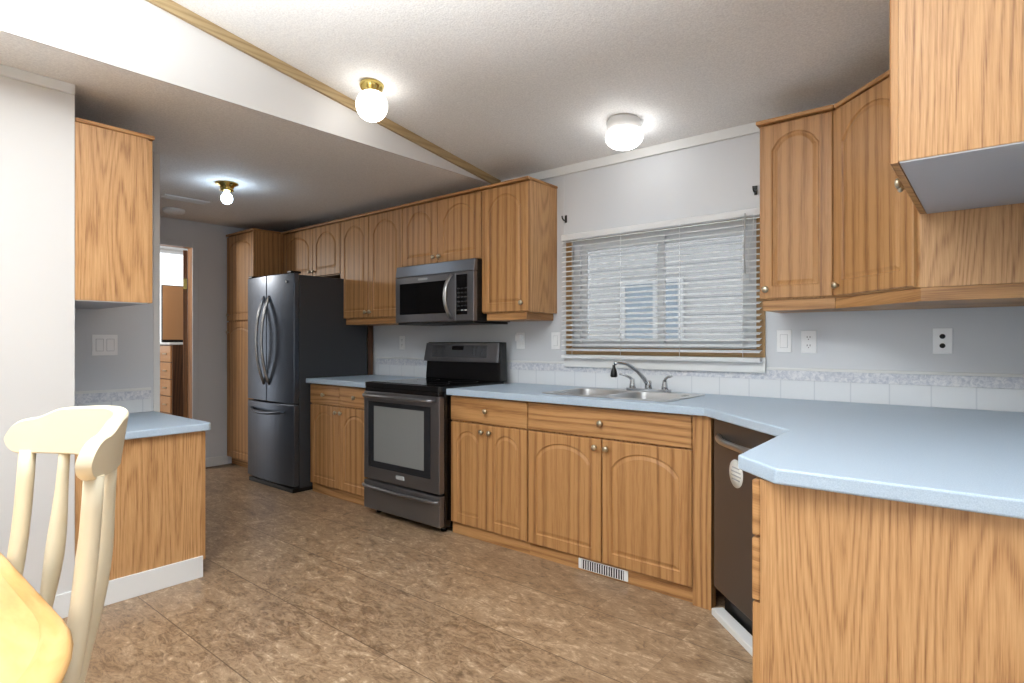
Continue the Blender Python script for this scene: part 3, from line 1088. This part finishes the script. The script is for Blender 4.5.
# ------------------------------------------------------------------ range
RX0, RX1 = -3.440, -2.662
RW = RX1 - RX0
RY = 2.515
rn = thing('electric_range', 'black stainless freestanding electric range with glass cooktop', 'range', (RX0, RY, 0))
MB().box(0.004, RW - 0.002, 0.045, 0.655, 0.035, 0.892).build('body', M['black_gloss'], rn, 0.002)
for fx in (0.06, RW - 0.06):
    for fy in (0.09, 0.6):
        MB().lathe([(0.02, 0), (0.02, 0.02), (0.012, 0.025), (0.012, 0.0348)], (fx, fy, 0), 'z', 14).build('foot', M['black'], rn)
ck = MB().prism(rrect(-0.003, RW + 0.003, 0.0, 0.63, 0.03), 0.893, 0.925).build('cooktop', M['black_gloss'], rn, 0.008, 3)
MB().box(0.03, RW - 0.03, 0.05, 0.58, 0.9252, 0.928).build('glass_top', M['black_glass'], ck, 0.001)
for bx_, by_, br in ((0.20, 0.18, 0.105), (0.56, 0.18, 0.085), (0.20, 0.43, 0.085), (0.56, 0.43, 0.105)):
    n = 40
    mb = MB()
    a = [(bx_ + math.cos(2 * PI * k / n) * br, by_ + math.sin(2 * PI * k / n) * br, 0.9284) for k in range(n)]
    b = [(bx_ + math.cos(2 * PI * k / n) * (br - 0.004), by_ + math.sin(2 * PI * k / n) * (br - 0.004), 0.9284) for k in range(n)]
    mb.rings([a, b], caps=False)
    mb.build('burner_ring', M['dark_side'], ck)
od = MB().box(0.0, RW - 0.004, 0.0, 0.044, 0.252, 0.862).build('oven_door', M['slate'], rn, 0.006)
MB().box(0.012, RW - 0.016, 0.004, 0.05, 0.864, 0.892).build('vent_strip', M['black_gloss'], rn, 0.003)
MB().box(0.055, RW - 0.085, -0.0025, -0.0003, 0.340, 0.795).build('window_border', M['oven_border'], od, 0.001)
MB().box(0.120, RW - 0.145, -0.0040, -0.0027, 0.385, 0.765).build('window', M['oven_window'], od, 0.001)
hp = [(0.045, 0.0, 0.822), (0.05, -0.035, 0.822), (0.075, -0.048, 0.822)]
hp = [(0.04, 0.0, 0.838), (0.043, -0.030, 0.838), (0.065, -0.046, 0.838), (RW / 2, -0.050, 0.838), (RW - 0.069, -0.046, 0.838), (RW - 0.047, -0.030, 0.838), (RW - 0.044, 0.0, 0.838)]
MB().tube(hp, 0.0135, 12).build('handle', M['slate'], od)
MB().box(RW / 2 - 0.03, RW / 2 + 0.05, -0.004, -0.0003, 0.292, 0.318).build('emblem', M['grey_mark'], od, 0.001)
dw_ = MB().box(0.0, RW - 0.004, 0.0, 0.044, 0.045, 0.240).build('storage_drawer', M['slate'], rn, 0.006)
hp = [(0.0, -0.004, 0.205), (0.03, -0.018, 0.204), (RW / 2, -0.024, 0.198), (RW - 0.034, -0.018, 0.204), (RW - 0.006, -0.004, 0.205)]
MB().tube(hp, 0.011, 10, 1.0, 1.0).build('handle', M['slate'], dw_)
# backguard
bg = MB().hexa([(0.008, 0.575, 0.926), (RW - 0.002, 0.575, 0.926), (RW - 0.002, 0.655, 0.926), (0.008, 0.655, 0.926),
                (0.02, 0.590, 1.205), (RW - 0.004, 0.590, 1.205), (RW - 0.004, 0.650, 1.205), (0.02, 0.650, 1.205)]).build('backguard', M['black_gloss'], rn, 0.006)


def bgy(z):
    return 0.575 + 0.015 * (z - 0.926) / 0.279


MB().hexa([(0.0, bgy(1.06) - 0.022, 1.06), (RW - 0.012, bgy(1.06) - 0.022, 1.06), (RW - 0.012, bgy(1.06) - 0.002, 1.06), (0.0, bgy(1.06) - 0.002, 1.06),
           (0.014, bgy(1.20) - 0.012, 1.20), (RW - 0.016, bgy(1.20) - 0.012, 1.20), (RW - 0.016, bgy(1.20) - 0.001, 1.20), (0.014, bgy(1.20) - 0.001, 1.20)]
          ).build('control_panel', M['slate'], bg, 0.004)


def on_panel(mb, x0, x1, z0, z1, lift=0.0006, th=0.0012):
    def yy(z):
        return bgy(z) - 0.022 + 0.010 * (z - 1.06) / 0.14 - lift
    mb.hexa([(x0, yy(z0) - th, z0), (x1, yy(z0) - th, z0), (x1, yy(z0), z0), (x0, yy(z0), z0),
             (x0, yy(z1) - th, z1), (x1, yy(z1) - th, z1), (x1, yy(z1), z1), (x0, yy(z1), z1)])


pm = MB()
on_panel(pm, 0.09, RW - 0.12, 1.093, 1.183)
pm.build('touch_panel', new_mat('panel_grey', (84, 86, 90), 0.25, 0.3), bg)
pm = MB()
on_panel(pm, 0.305, 0.425, 1.148, 1.178, 0.0020)
pm.build('display', M['display'], bg)
for xx in (0.135, 0.165, 0.195, 0.225, 0.515, 0.55, 0.60, 0.63):
    pm = MB()
    on_panel(pm, xx - 0.010, xx + 0.010, 1.160, 1.176, 0.0020)
    pm.build('button', M['slot'], bg)
    if 0.5 > xx or xx > 0.5:
        pm = MB()
        on_panel(pm, xx - 0.003, xx + 0.003, 1.108, 1.148, 0.0020)
        pm.build('button_marking', M['dark_side'], bg)

# ------------------------------------------------------------------ microwave
MX0, MX1 = -3.520, -2.700
MW = MX1 - MX0
mv = thing('microwave_oven', 'black stainless over-the-range microwave with bow handle', 'microwave', (MX0, 2.862, 1.335))
MH = 1.773 - 1.335
MB().box(0.0, MW, 0.036, 0.385, 0.015, MH).build('body', M['black'], mv, 0.003)
MB().box(0.02, MW - 0.02, 0.012, 0.38, 0.0, 0.0145).build('vent_base', M['black'], mv, 0.003)
MB().hexa([(0, 0.0, 0.355), (MW, 0.0, 0.355), (MW, 0.0355, 0.355), (0, 0.0355, 0.355),
           (0, 0.012, MH), (MW, 0.012, MH), (MW, 0.0355, MH), (0, 0.0355, MH)]).build('vent_panel', M['slate'], mv, 0.004)
md = MB().box(0.0, MW * 0.79, 0.0, 0.0355, 0.0155, 0.353).build('door', M['slate'], mv, 0.006)
MB().box(0.055, MW * 0.685, -0.003, -0.0004, 0.075, 0.305).build('window', M['black_glass'], md, 0.002)
path = []
for k in range(13):
    u = -1 + 2 * k / 12
    path.append((MW * 0.735, 0.0 - 0.062 * (1 - abs(u) ** 2.4), 0.188 + u * 0.150))
MB().tube(path, 0.0125, 12, 1.2, 0.8).build('handle', M['steel'], md)
MB().box(MW * 0.79 + 0.002, MW, 0.0, 0.0355, 0.0155, 0.353).build('control_panel', M['slate'], mv, 0.005)
MB().box(MW * 0.80, MW * 0.925, -0.003, -0.0004, 0.060, 0.335).build('keypad', M['black_glass'], mv, 0.001)
for r in range(6):
    for q in range(3):
        x = MW * 0.815 + q * 0.034
        MB().box(x, x + 0.022, -0.0042, -0.0031, 0.085 + r * 0.030, 0.094 + r * 0.030).build('key', M['grey_mark'] if r == 0 and q > 0 else M['dark_side'], mv)
MB().box(MW * 0.815, MW * 0.91, -0.0042, -0.0031, 0.290, 0.322).build('display', M['display'], mv)
MB().box(0.26, 0.36, -0.0015, -0.0002, 0.322, 0.336).build('emblem', M['grey_mark'], md)

# ------------------------------------------------------------------ dishwasher on the diagonal
ang = math.atan2(2.105 - EDGE, -0.535 + 1.005)
dwr = thing('dishwasher', 'bronze stainless dishwasher set diagonally under the worktop corner', 'dishwasher', (-0.972, YB - 0.006, 0), ang)
DWW = 0.600
MB().box(0.004, DWW - 0.004, 0.062, 0.40, 0.10, 0.868).build('body', M['black'], dwr, 0.002)
dd = MB().box(0.0, DWW, 0.0, 0.060, 0.115, 0.868).build('door', M['bronze_steel'], dwr, 0.005)
path = []
for k in range(15):
    u = -1 + 2 * k / 14
    path.append((DWW / 2 + u * 0.25, 0.002 - 0.055 * (1 - abs(u) ** 3), 0.792))
MB().tube(path, 0.014, 12, 1.0, 1.0).build('handle', M['steel'], dd)
st = MB().lathe([(0.058, 0), (0.058, -0.0012), (0.001, -0.0013)], (0.208, -0.0004, 0.665), 'y', 32).build('sticker', M['sticker'], dd)
mb = MB()
for zz, hw2 in ((0.688, 0.030), (0.672, 0.040), (0.656, 0.042), (0.640, 0.034)):
    mb.box(0.208 - hw2, 0.208 + hw2, -0.0022, -0.0018, zz - 0.0028, zz + 0.0028)
mb.build('sticker_text', new_mat('sticker_print', (168, 172, 176), 0.6), dd)
MB().box(0.31, 0.44, -0.0018, -0.0004, 0.150, 0.158).build('emblem', M['bronze_steel'], dd)
MB().box(0.004, DWW - 0.004, 0.05, 0.38, 0.0, 0.099).build('kick_plate', M['black'], dwr, 0.002)
tag(MB().box(0.02, DWW - 0.01, -0.02, 0.035, 0.0, 0.03).build('floor_strip', M['white_paint'], None, 0.004),
    'loose white trim strip on the floor under the dishwasher', 'trim strip')
fs = bpy.data.objects['floor_strip']
fs.location = (-0.972, YB - 0.006, 0.0)
fs.rotation_euler = (0, 0, ang)


# ------------------------------------------------------------------ wall plates (local: x right, -y out of the wall)
def plate(label, cat, name, loc, rz, kind, w=0.072, h=0.115):
    t = thing(name, label, cat, loc, rz)
    MB().box(-w / 2, w / 2, -0.006, -0.0005, -h / 2, h / 2).build('cover_plate', M['white_plastic'], t, 0.002)
    if kind == 'outlet':
        for dz in (-0.021, 0.021):
            pts = [(math.cos(a) * 0.016, math.sin(a) * 0.014) for a in [2 * PI * k / 20 for k in range(20)]]
            mb = MB()
            mb.rings([[(x, -0.006, dz + z) for x, z in pts], [(x, -0.0085, dz + z) for x, z in pts]])
            o = mb.build('socket', M['white_plastic'], t)
            sl_ = MB()
            sl_.box(-0.008, -0.0055, -0.0094, -0.0086, dz - 0.001, dz + 0.008)
            sl_.box(0.0055, 0.008, -0.0094, -0.0086, dz - 0.001, dz + 0.008)
            sl_.box(-0.002, 0.002, -0.0094, -0.0086, dz - 0.010, dz - 0.006)
            sl_.build('slots', M['slot'], o)
    elif kind == 'jack':
        for dz in (-0.021, 0.021):
            MB().lathe([(0.011, -0.006), (0.010, -0.009), (0.004, -0.010)], (0, 0, dz), 'y', 16).build('jack', M['slot'], t)
    elif kind == 'switch':
        MB().box(-0.0185, 0.0185, -0.0066, -0.0061, -0.0345, 0.0345).build('rocker_frame', M['seam'], t)
        MB().hexa([(-0.017, -0.0105, -0.033), (0.017, -0.0105, -0.033), (0.017, -0.006, -0.033), (-0.017, -0.006, -0.033),
                   (-0.017, -0.0075, 0.033), (0.017, -0.0075, 0.033), (0.017, -0.006, 0.033), (-0.017, -0.006, 0.033)]).build('rocker', M['white_plastic'], t, 0.001)
    elif kind == 'double':
        for dx in (-0.026, 0.026):
            MB().box(dx - 0.0190, dx + 0.0190, -0.0066, -0.0061, -0.0350, 0.0350).build('rocker_frame', M['seam'], t)
            MB().hexa([(dx - 0.017, -0.0105, -0.033), (dx + 0.017, -0.0105, -0.033), (dx + 0.017, -0.006, -0.033), (dx - 0.017, -0.006, -0.033),
                       (dx - 0.017, -0.0075, 0.033), (dx + 0.017, -0.0075, 0.033), (dx + 0.017, -0.006, 0.033), (dx - 0.017, -0.006, 0.033)]).build('rocker', M['white_plastic'], t, 0.001)
    elif kind == 'plug':
        MB().box(-0.022, 0.022, -0.040, -0.0065, -0.004, 0.046).build('plug_in', M['white_plastic'], t, 0.006)
        MB().box(-0.012, 0.012, -0.0085, -0.0062, -0.040, -0.014).build('socket', M['white_plastic'], t, 0.002)
    return t


plate('white rocker switch plate nearest the window on the right', 'light switch', 'light_switch', (-0.848, YW, 1.212), 0, 'switch')
plate('white duplex outlet under the wall cabinet right of the window', 'outlet', 'wall_outlet', (-0.730, YW, 1.208), 0, 'outlet')
plate('white plate with two dark jacks under the corner cabinet', 'jack plate', 'jack_plate', (-0.183, YW, 1.212), 0, 'jack')
plate('white outlet with plug-in beside the range under the wall cabinet', 'outlet', 'wall_outlet', (-2.607, YW, 1.215), 0, 'plug')
plate('white switch plate just left of the blind', 'light switch', 'light_switch', (-2.300, YW, 1.215), 0, 'switch')
plate('white outlet behind the left worktop next to the range', 'outlet', 'wall_outlet', (-3.90, YW, 1.20), 0, 'outlet')
plate('white double rocker switch on the wall above the desk', 'light switch', 'light_switch', (XSIDE, 1.09, 1.19), PI / 2, 'double', 0.125, 0.118)


# curtain rod hooks
def hook(label, x, z):
    t = thing('curtain_hook', label, 'hook', (x, YW, z), 0, 'black curtain hooks over the window')
    MB().box(-0.008, 0.008, -0.006, -0.0005, -0.025, 0.025).build('base', M['black'], t, 0.002)
    MB().tube([(0, -0.004, -0.01), (0, -0.03, -0.012), (0, -0.045, -0.002), (0, -0.048, 0.014)], 0.005, 8).build('arm', M['black'], t)


hook('small black curtain hook above the left end of the blind', -2.217, 2.03)
hook('small black curtain hook above the right end of the blind beside cabinet', -0.990, 2.02)


# ------------------------------------------------------------------ ceiling lights
def tilt_to_vault(o):
    o.rotation_euler = (-math.atan(SLOPE), 0, 0)


g1 = thing('ceiling_light', 'round white globe ceiling light with brass canopy by the batten', 'ceiling light', (-2.55, 1.916, zc(1.916)))
MB().lathe([(0.030, 0.010), (0.062, 0.004), (0.064, -0.010), (0.058, -0.026), (0.046, -0.044), (0.044, -0.050), (0.02, -0.052)], (0, 0, 0), 'z', 32).build('canopy', M['brass'], g1)
prof = []
R = 0.083
for k in range(17):
    a = math.radians(35) + (PI - math.radians(35)) * k / 16
    prof.append((max(0.001, R * math.sin(a)), -0.046 - 0.068 + R * math.cos(a)))
MB().lathe(prof, (0, 0, 0), 'z', 32).build('globe', M['globe'], g1)
g2 = thing('ceiling_light', 'low white dome ceiling light above the window', 'ceiling light', (-1.59, 2.90, zc(2.90)))
MB().lathe([(0.030, 0.012), (0.090, 0.012), (0.096, -0.012), (0.092, -0.052), (0.05, -0.054)], (0, 0, 0), 'z', 32).build('canopy', M['white_paint'], g2)
prof = []
for k in range(13):
    a = PI * 0.30 + (PI * 0.70) * k / 12
    prof.append((max(0.001, 0.103 * math.sin(a)), -0.088 + 0.066 * math.cos(a)))
MB().lathe(prof, (0, 0, 0), 'z', 32).build('globe', M['dome'], g2)
g3 = thing('ceiling_light', 'brass hall ceiling fixture with bare lit bulb', 'ceiling light', (-4.255, 1.93, ZF))
MB().lathe([(0.02, 0.0), (0.075, 0.0), (0.076, -0.008), (0.050, -0.020), (0.042, -0.045), (0.045, -0.056), (0.02, -0.058)], (0, 0, 0), 'z', 28).build('canopy', M['brass'], g3)
prof = [(0.014, -0.055)]
for k in range(13):
    a = math.radians(30) + (PI - math.radians(30)) * k / 12
    prof.append((max(0.001, 0.038 * math.sin(a)), -0.108 + 0.042 * math.cos(a)))
MB().lathe(prof, (0, 0, 0), 'z', 24).build('bulb', M['bulb'], g3)

pd = thing('added_pendant', 'added out-of-view white bowl pendant over the dining table', 'pendant light', FILL_PEND)  # added bowl, out of view, made to house the ceiling fill
prof = [(0.002, 0.0), (0.06, 0.004), (0.12, 0.028), (0.17, 0.068), (0.20, 0.118), (0.196, 0.119), (0.166, 0.072), (0.117, 0.034), (0.058, 0.010), (0.002, 0.006)]
MB().lathe(prof, (0, 0, 0), 'z', 36).build('bowl_shade', M['white_plastic'], pd)
ptop = zc(FILL_PEND[1]) - FILL_PEND[2]
for k in range(3):
    a_ = 2 * PI * k / 3
    MB().tube([(0.197 * math.cos(a_), 0.197 * math.sin(a_), 0.112), (0.01 * math.cos(a_), 0.01 * math.sin(a_), 0.55)], 0.003, 8).build('hanger', M['brass'], pd)
MB().tube([(0, 0, 0.54), (0, 0, ptop - 0.02)], 0.006, 10).build('stem', M['brass'], pd)
MB().lathe([(0.008, ptop - 0.05), (0.05, ptop - 0.03), (0.062, ptop - 0.01), (0.062, ptop + 0.012), (0.01, ptop + 0.012)], (0, 0, 0), 'z', 24).build('canopy', M['brass'], pd)

sd = thing('smoke_detector', 'round white smoke detector on the hall ceiling', 'smoke detector', (-5.45, 2.02, ZF))
MB().lathe([(0.02, 0.0), (0.085, 0.0), (0.085, -0.018), (0.070, -0.036), (0.02, -0.042)], (0, 0, 0), 'z', 28).build('case', M['white_plastic'], sd)
MB().lathe([(0.03, -0.0425), (0.028, -0.045), (0.002, -0.046)], (0, 0, 0), 'z', 20).build('test_button', M['white_plastic'], sd)
vt = thing('ceiling_vent', 'narrow white air vent on the hall ceiling', 'air vent', (-4.98, 1.93, ZF))
MB().box(-0.06, 0.06, -0.17, 0.17, -0.010, -0.0005).build('frame', M['white_plastic'], vt, 0.003)
vl = MB()
for k in range(5):
    vl.box(-0.045 + k * 0.02, -0.035 + k * 0.02, -0.15, 0.15, -0.014, -0.0105)
vl.build('louvers', M['white_paint'], vt)

# ------------------------------------------------------------------ bedroom glimpse
bd = thing('bedroom_door', 'brown wooden door standing open inside the hall doorway', 'door', (XHALL - 0.104, DY1 - 0.012, 0.01), math.radians(-23))
MB().box(-0.76, -0.002, -0.036, 0, 0, 2.07).build('panel', M['brown_wood'], bd, 0.003)
MB().box(-0.0015, 0.008, -0.034, -0.004, 1.70, 1.80).build('hinge', M['brass'], bd)
chx, chy = -6.95, 2.545
ch = thing('chest_of_drawers', 'tall brown chest of drawers seen through the hall doorway', 'chest of drawers', (chx, chy, 0))
MB().box(-0.80, 0.0, 0.0205, 0.50, 0.0, 1.175).build('body', M['dark_wood'], ch, 0.003)
MB().box(-0.82, 0.012, -0.015, 0.51, 1.1755, 1.20).build('top', M['white_paint'], ch, 0.003)
for k in range(6):
    dq = MB().box(-0.785, -0.012, 0.0, 0.020, 0.05 + k * 0.187, 0.05 + k * 0.187 + 0.178).build('drawer', M['screen_tan'], ch, 0.004)
    MB().box(-0.20, -0.10, -0.012, -0.0005, 0.132 + k * 0.187, 0.145 + k * 0.187).build('pull', M['nickel'], dq)
pb = thing('picture_board', 'tan board with black edge standing on the chest of drawers', 'board', (chx - 0.06, chy + 0.055, 1.2005))
MB().box(-0.04, 0.0, -0.115, 0.20, 0.0, 0.63).build('frame', M['black'], pb, 0.003)
MB().box(0.0005, 0.006, -0.113, 0.155, 0.03, 0.622).build('panel', M['screen_tan'], pb)

bl_ = bpy.data.lights.new('bedroom_fill', 'POINT')  # added point light without a fixture, brightens the tan board
bl_.energy = 30.0
bl_.shadow_soft_size = 0.08
bl_.color = (1.0, 0.93, 0.84)
blo = bpy.data.objects.new('bedroom_fill', bl_)
COL.objects.link(blo)
blo.location = (-6.35, 1.55, 2.0)

# ------------------------------------------------------------------ dining table
TZ = 0.76
tb = thing('dining_table', 'honey pine dining table with rounded corners in the near left corner', 'table', (-1.64, -0.22, 0))
mb = MB()


def tabletop(ins, z):
    return [(x, y, z) for x, y in rrect(-0.95 + ins, 0.915 - ins, -0.50 + ins, 0.494 - ins, 0.47, 14)]


mb.rings([tabletop(i, z) for i, z in ((0.03, TZ - 0.032), (0.012, TZ - 0.030), (0.002, TZ - 0.022), (0.0, TZ - 0.014), (0.006, TZ - 0.006), (0.018, TZ - 0.0025), (0.030, TZ - 0.003), (0.034, TZ))])
mb.build('tabletop', M['table'], tb)
MB().prism(rrect(-0.75, 0.70, -0.33, 0.18, 0.05), TZ - 0.11, TZ - 0.0325).build('apron', M['cream'], tb, 0.003)
for lx in (-0.70, 0.65):
    for ly in (-0.28, 0.13):
        MB().lathe([(0.022, 0), (0.026, 0.05), (0.032, 0.20), (0.042, 0.45), (0.036, 0.52), (0.046, 0.56), (0.046, TZ - 0.111)], (lx, ly, 0), 'z', 18).build('leg', M['cream'], tb)

# ------------------------------------------------------------------ captain's chair
chair = thing('dining_chair', 'cream painted spindle-back wooden chair tucked under the table', 'chair', (-1.424, 0.291, 0), 0.037)
WR, BOW = 0.235, 0.112
REC = 0.15     # backward lean of the back


def rail_pt(s):
    return WR * s, BOW * (1 - s * s)


# crest rail: swept outline with lobed ends and a raised crest
def crest_top(s):
    a = abs(s)
    if a > 0.86:
        q = (a - 0.86) / 0.14
        return 1.002 + 0.041 * math.sqrt(max(0.0, 1 - q * q))
    if a > 0.60:
        q = (0.86 - a) / 0.26
        q = q * q * (3 - 2 * q)
        return 1.043 + 0.023 * q
    return 1.066 + 0.007 * math.cos(a / 0.60 * PI / 2)


def crest_bot(s):
    a = abs(s)
    if a > 0.88:
        q = (a - 0.88) / 0.12
        return 1.002 - 0.034 * math.sqrt(max(0.0, 1 - q * q))
    return 0.968


TH = 0.013
rings = []
NS = 64
for k in range(NS + 1):
    s = math.sin(-PI / 2 + PI * k / NS)
    s = 0.85 * s + 0.15 * (-1 + 2 * k / NS)
    x, y = rail_pt(s)
    tx, ty = WR, -2 * BOW * s
    L = math.hypot(tx, ty)
    nx, ny = -ty / L, tx / L          # outward (convex) side
    zt_, zb_ = crest_top(s), crest_bot(s)
    if zt_ - zb_ < 0.012:
        zt_, zb_ = 1.007, 0.995
    ring = []
    for (o_, z) in ((-TH, zb_ + 0.003), (-TH, zt_ - 0.004), (-TH + 0.004, zt_), (TH - 0.004, zt_), (TH, zt_ - 0.004), (TH, zb_ + 0.003), (TH - 0.004, zb_), (-TH + 0.004, zb_)):
        zz = min(max(z, zb_), zt_)
        ln = REC * (zz - 1.0)
        ring.append((x + nx * o_, y + ny * o_ + ln, zz))
    rings.append(ring)
cr = MB().rings(rings)
for f_ in cr.bm.faces:
    f_.smooth = True
cro = cr.build('crest_rail', M['cream'], chair)
md_ = cro.modifiers.new('edge', 'EDGE_SPLIT')
md_.split_angle = math.radians(38)

SEATZ = 0.45


def back_at(s, z, tight=0.0):
    x, y = rail_pt(s)
    k = (0.968 - z) / (0.968 - SEATZ)
    return (x * (1 - tight * k), y + REC * (z - 1.0) + 0.0, z)


for s in (-0.86, 0.86):
    pts = []
    rr = []
    for k in range(10):
        q = k / 9
        z = SEATZ - 0.004 + (0.975 - SEATZ + 0.004) * q
        p = back_at(s, z, 0.0)
        pts.append((p[0], p[1] + 0.016 * math.sin(PI * q), p[2]))
        rr.append(0.022 - 0.002 * q)
    MB().tube(pts, rr, 14, 1.15, 0.75, up=(0, 1, 0)).build('back_post', M['cream'], chair)
for s in (-0.56, -0.19, 0.19, 0.56):
    pts = []
    rr = []
    for k in range(13):
        q = k / 12
        z = SEATZ - 0.004 + (0.975 - SEATZ + 0.004) * q
        p = back_at(s, z, 0.10)
        pts.append((p[0], p[1] + 0.014 * math.sin(PI * q), p[2]))
        rr.append(0.0105 + 0.0075 * math.exp(-((q - 0.60) / 0.20) ** 2))
    MB().tube(pts, rr, 12, up=(0, 1, 0)).build('spindle', M['cream'], chair)
seat = []
for ins, z in ((0.03, SEATZ - 0.042), (0.006, SEATZ - 0.034), (0.0, SEATZ - 0.018), (0.006, SEATZ - 0.004), (0.02, SEATZ)):
    ring = []
    for x, y in rrect(-0.235 + ins, 0.235 - ins, -0.36 + ins, 0.075 - ins, 0.15, 10):
        ring.append((x, y, z))
    seat.append(ring)
MB().rings(seat).build('seat', M['cream'], chair)
for sx_ in (-1, 1):
    for (y0, y1) in ((-0.27, -0.33), (0.0, 0.07)):
        pts = [(sx_ * (0.15 + 0.05 * (1 - q)), y0 + (y1 - y0) * (1 - q), 0.004 + (SEATZ - 0.04) * q) for q in [k / 10 for k in range(11)]]
        rr = [0.012 + 0.010 * math.sin(PI * min(1, q * 1.05)) for q in [k / 10 for k in range(11)]]
        MB().tube(pts, rr, 14).build('leg', M['cream'], chair)
    MB().tube([(sx_ * 0.175, -0.30, 0.20), (sx_ * 0.178, -0.13, 0.20), (sx_ * 0.175, 0.035, 0.20)], [0.008, 0.013, 0.008], 12).build('stretcher', M['cream'], chair)
MB().tube([(-0.175, -0.13, 0.20), (0, -0.13, 0.20), (0.175, -0.13, 0.20)], [0.008, 0.013, 0.008], 12).build('stretcher', M['cream'], chair)
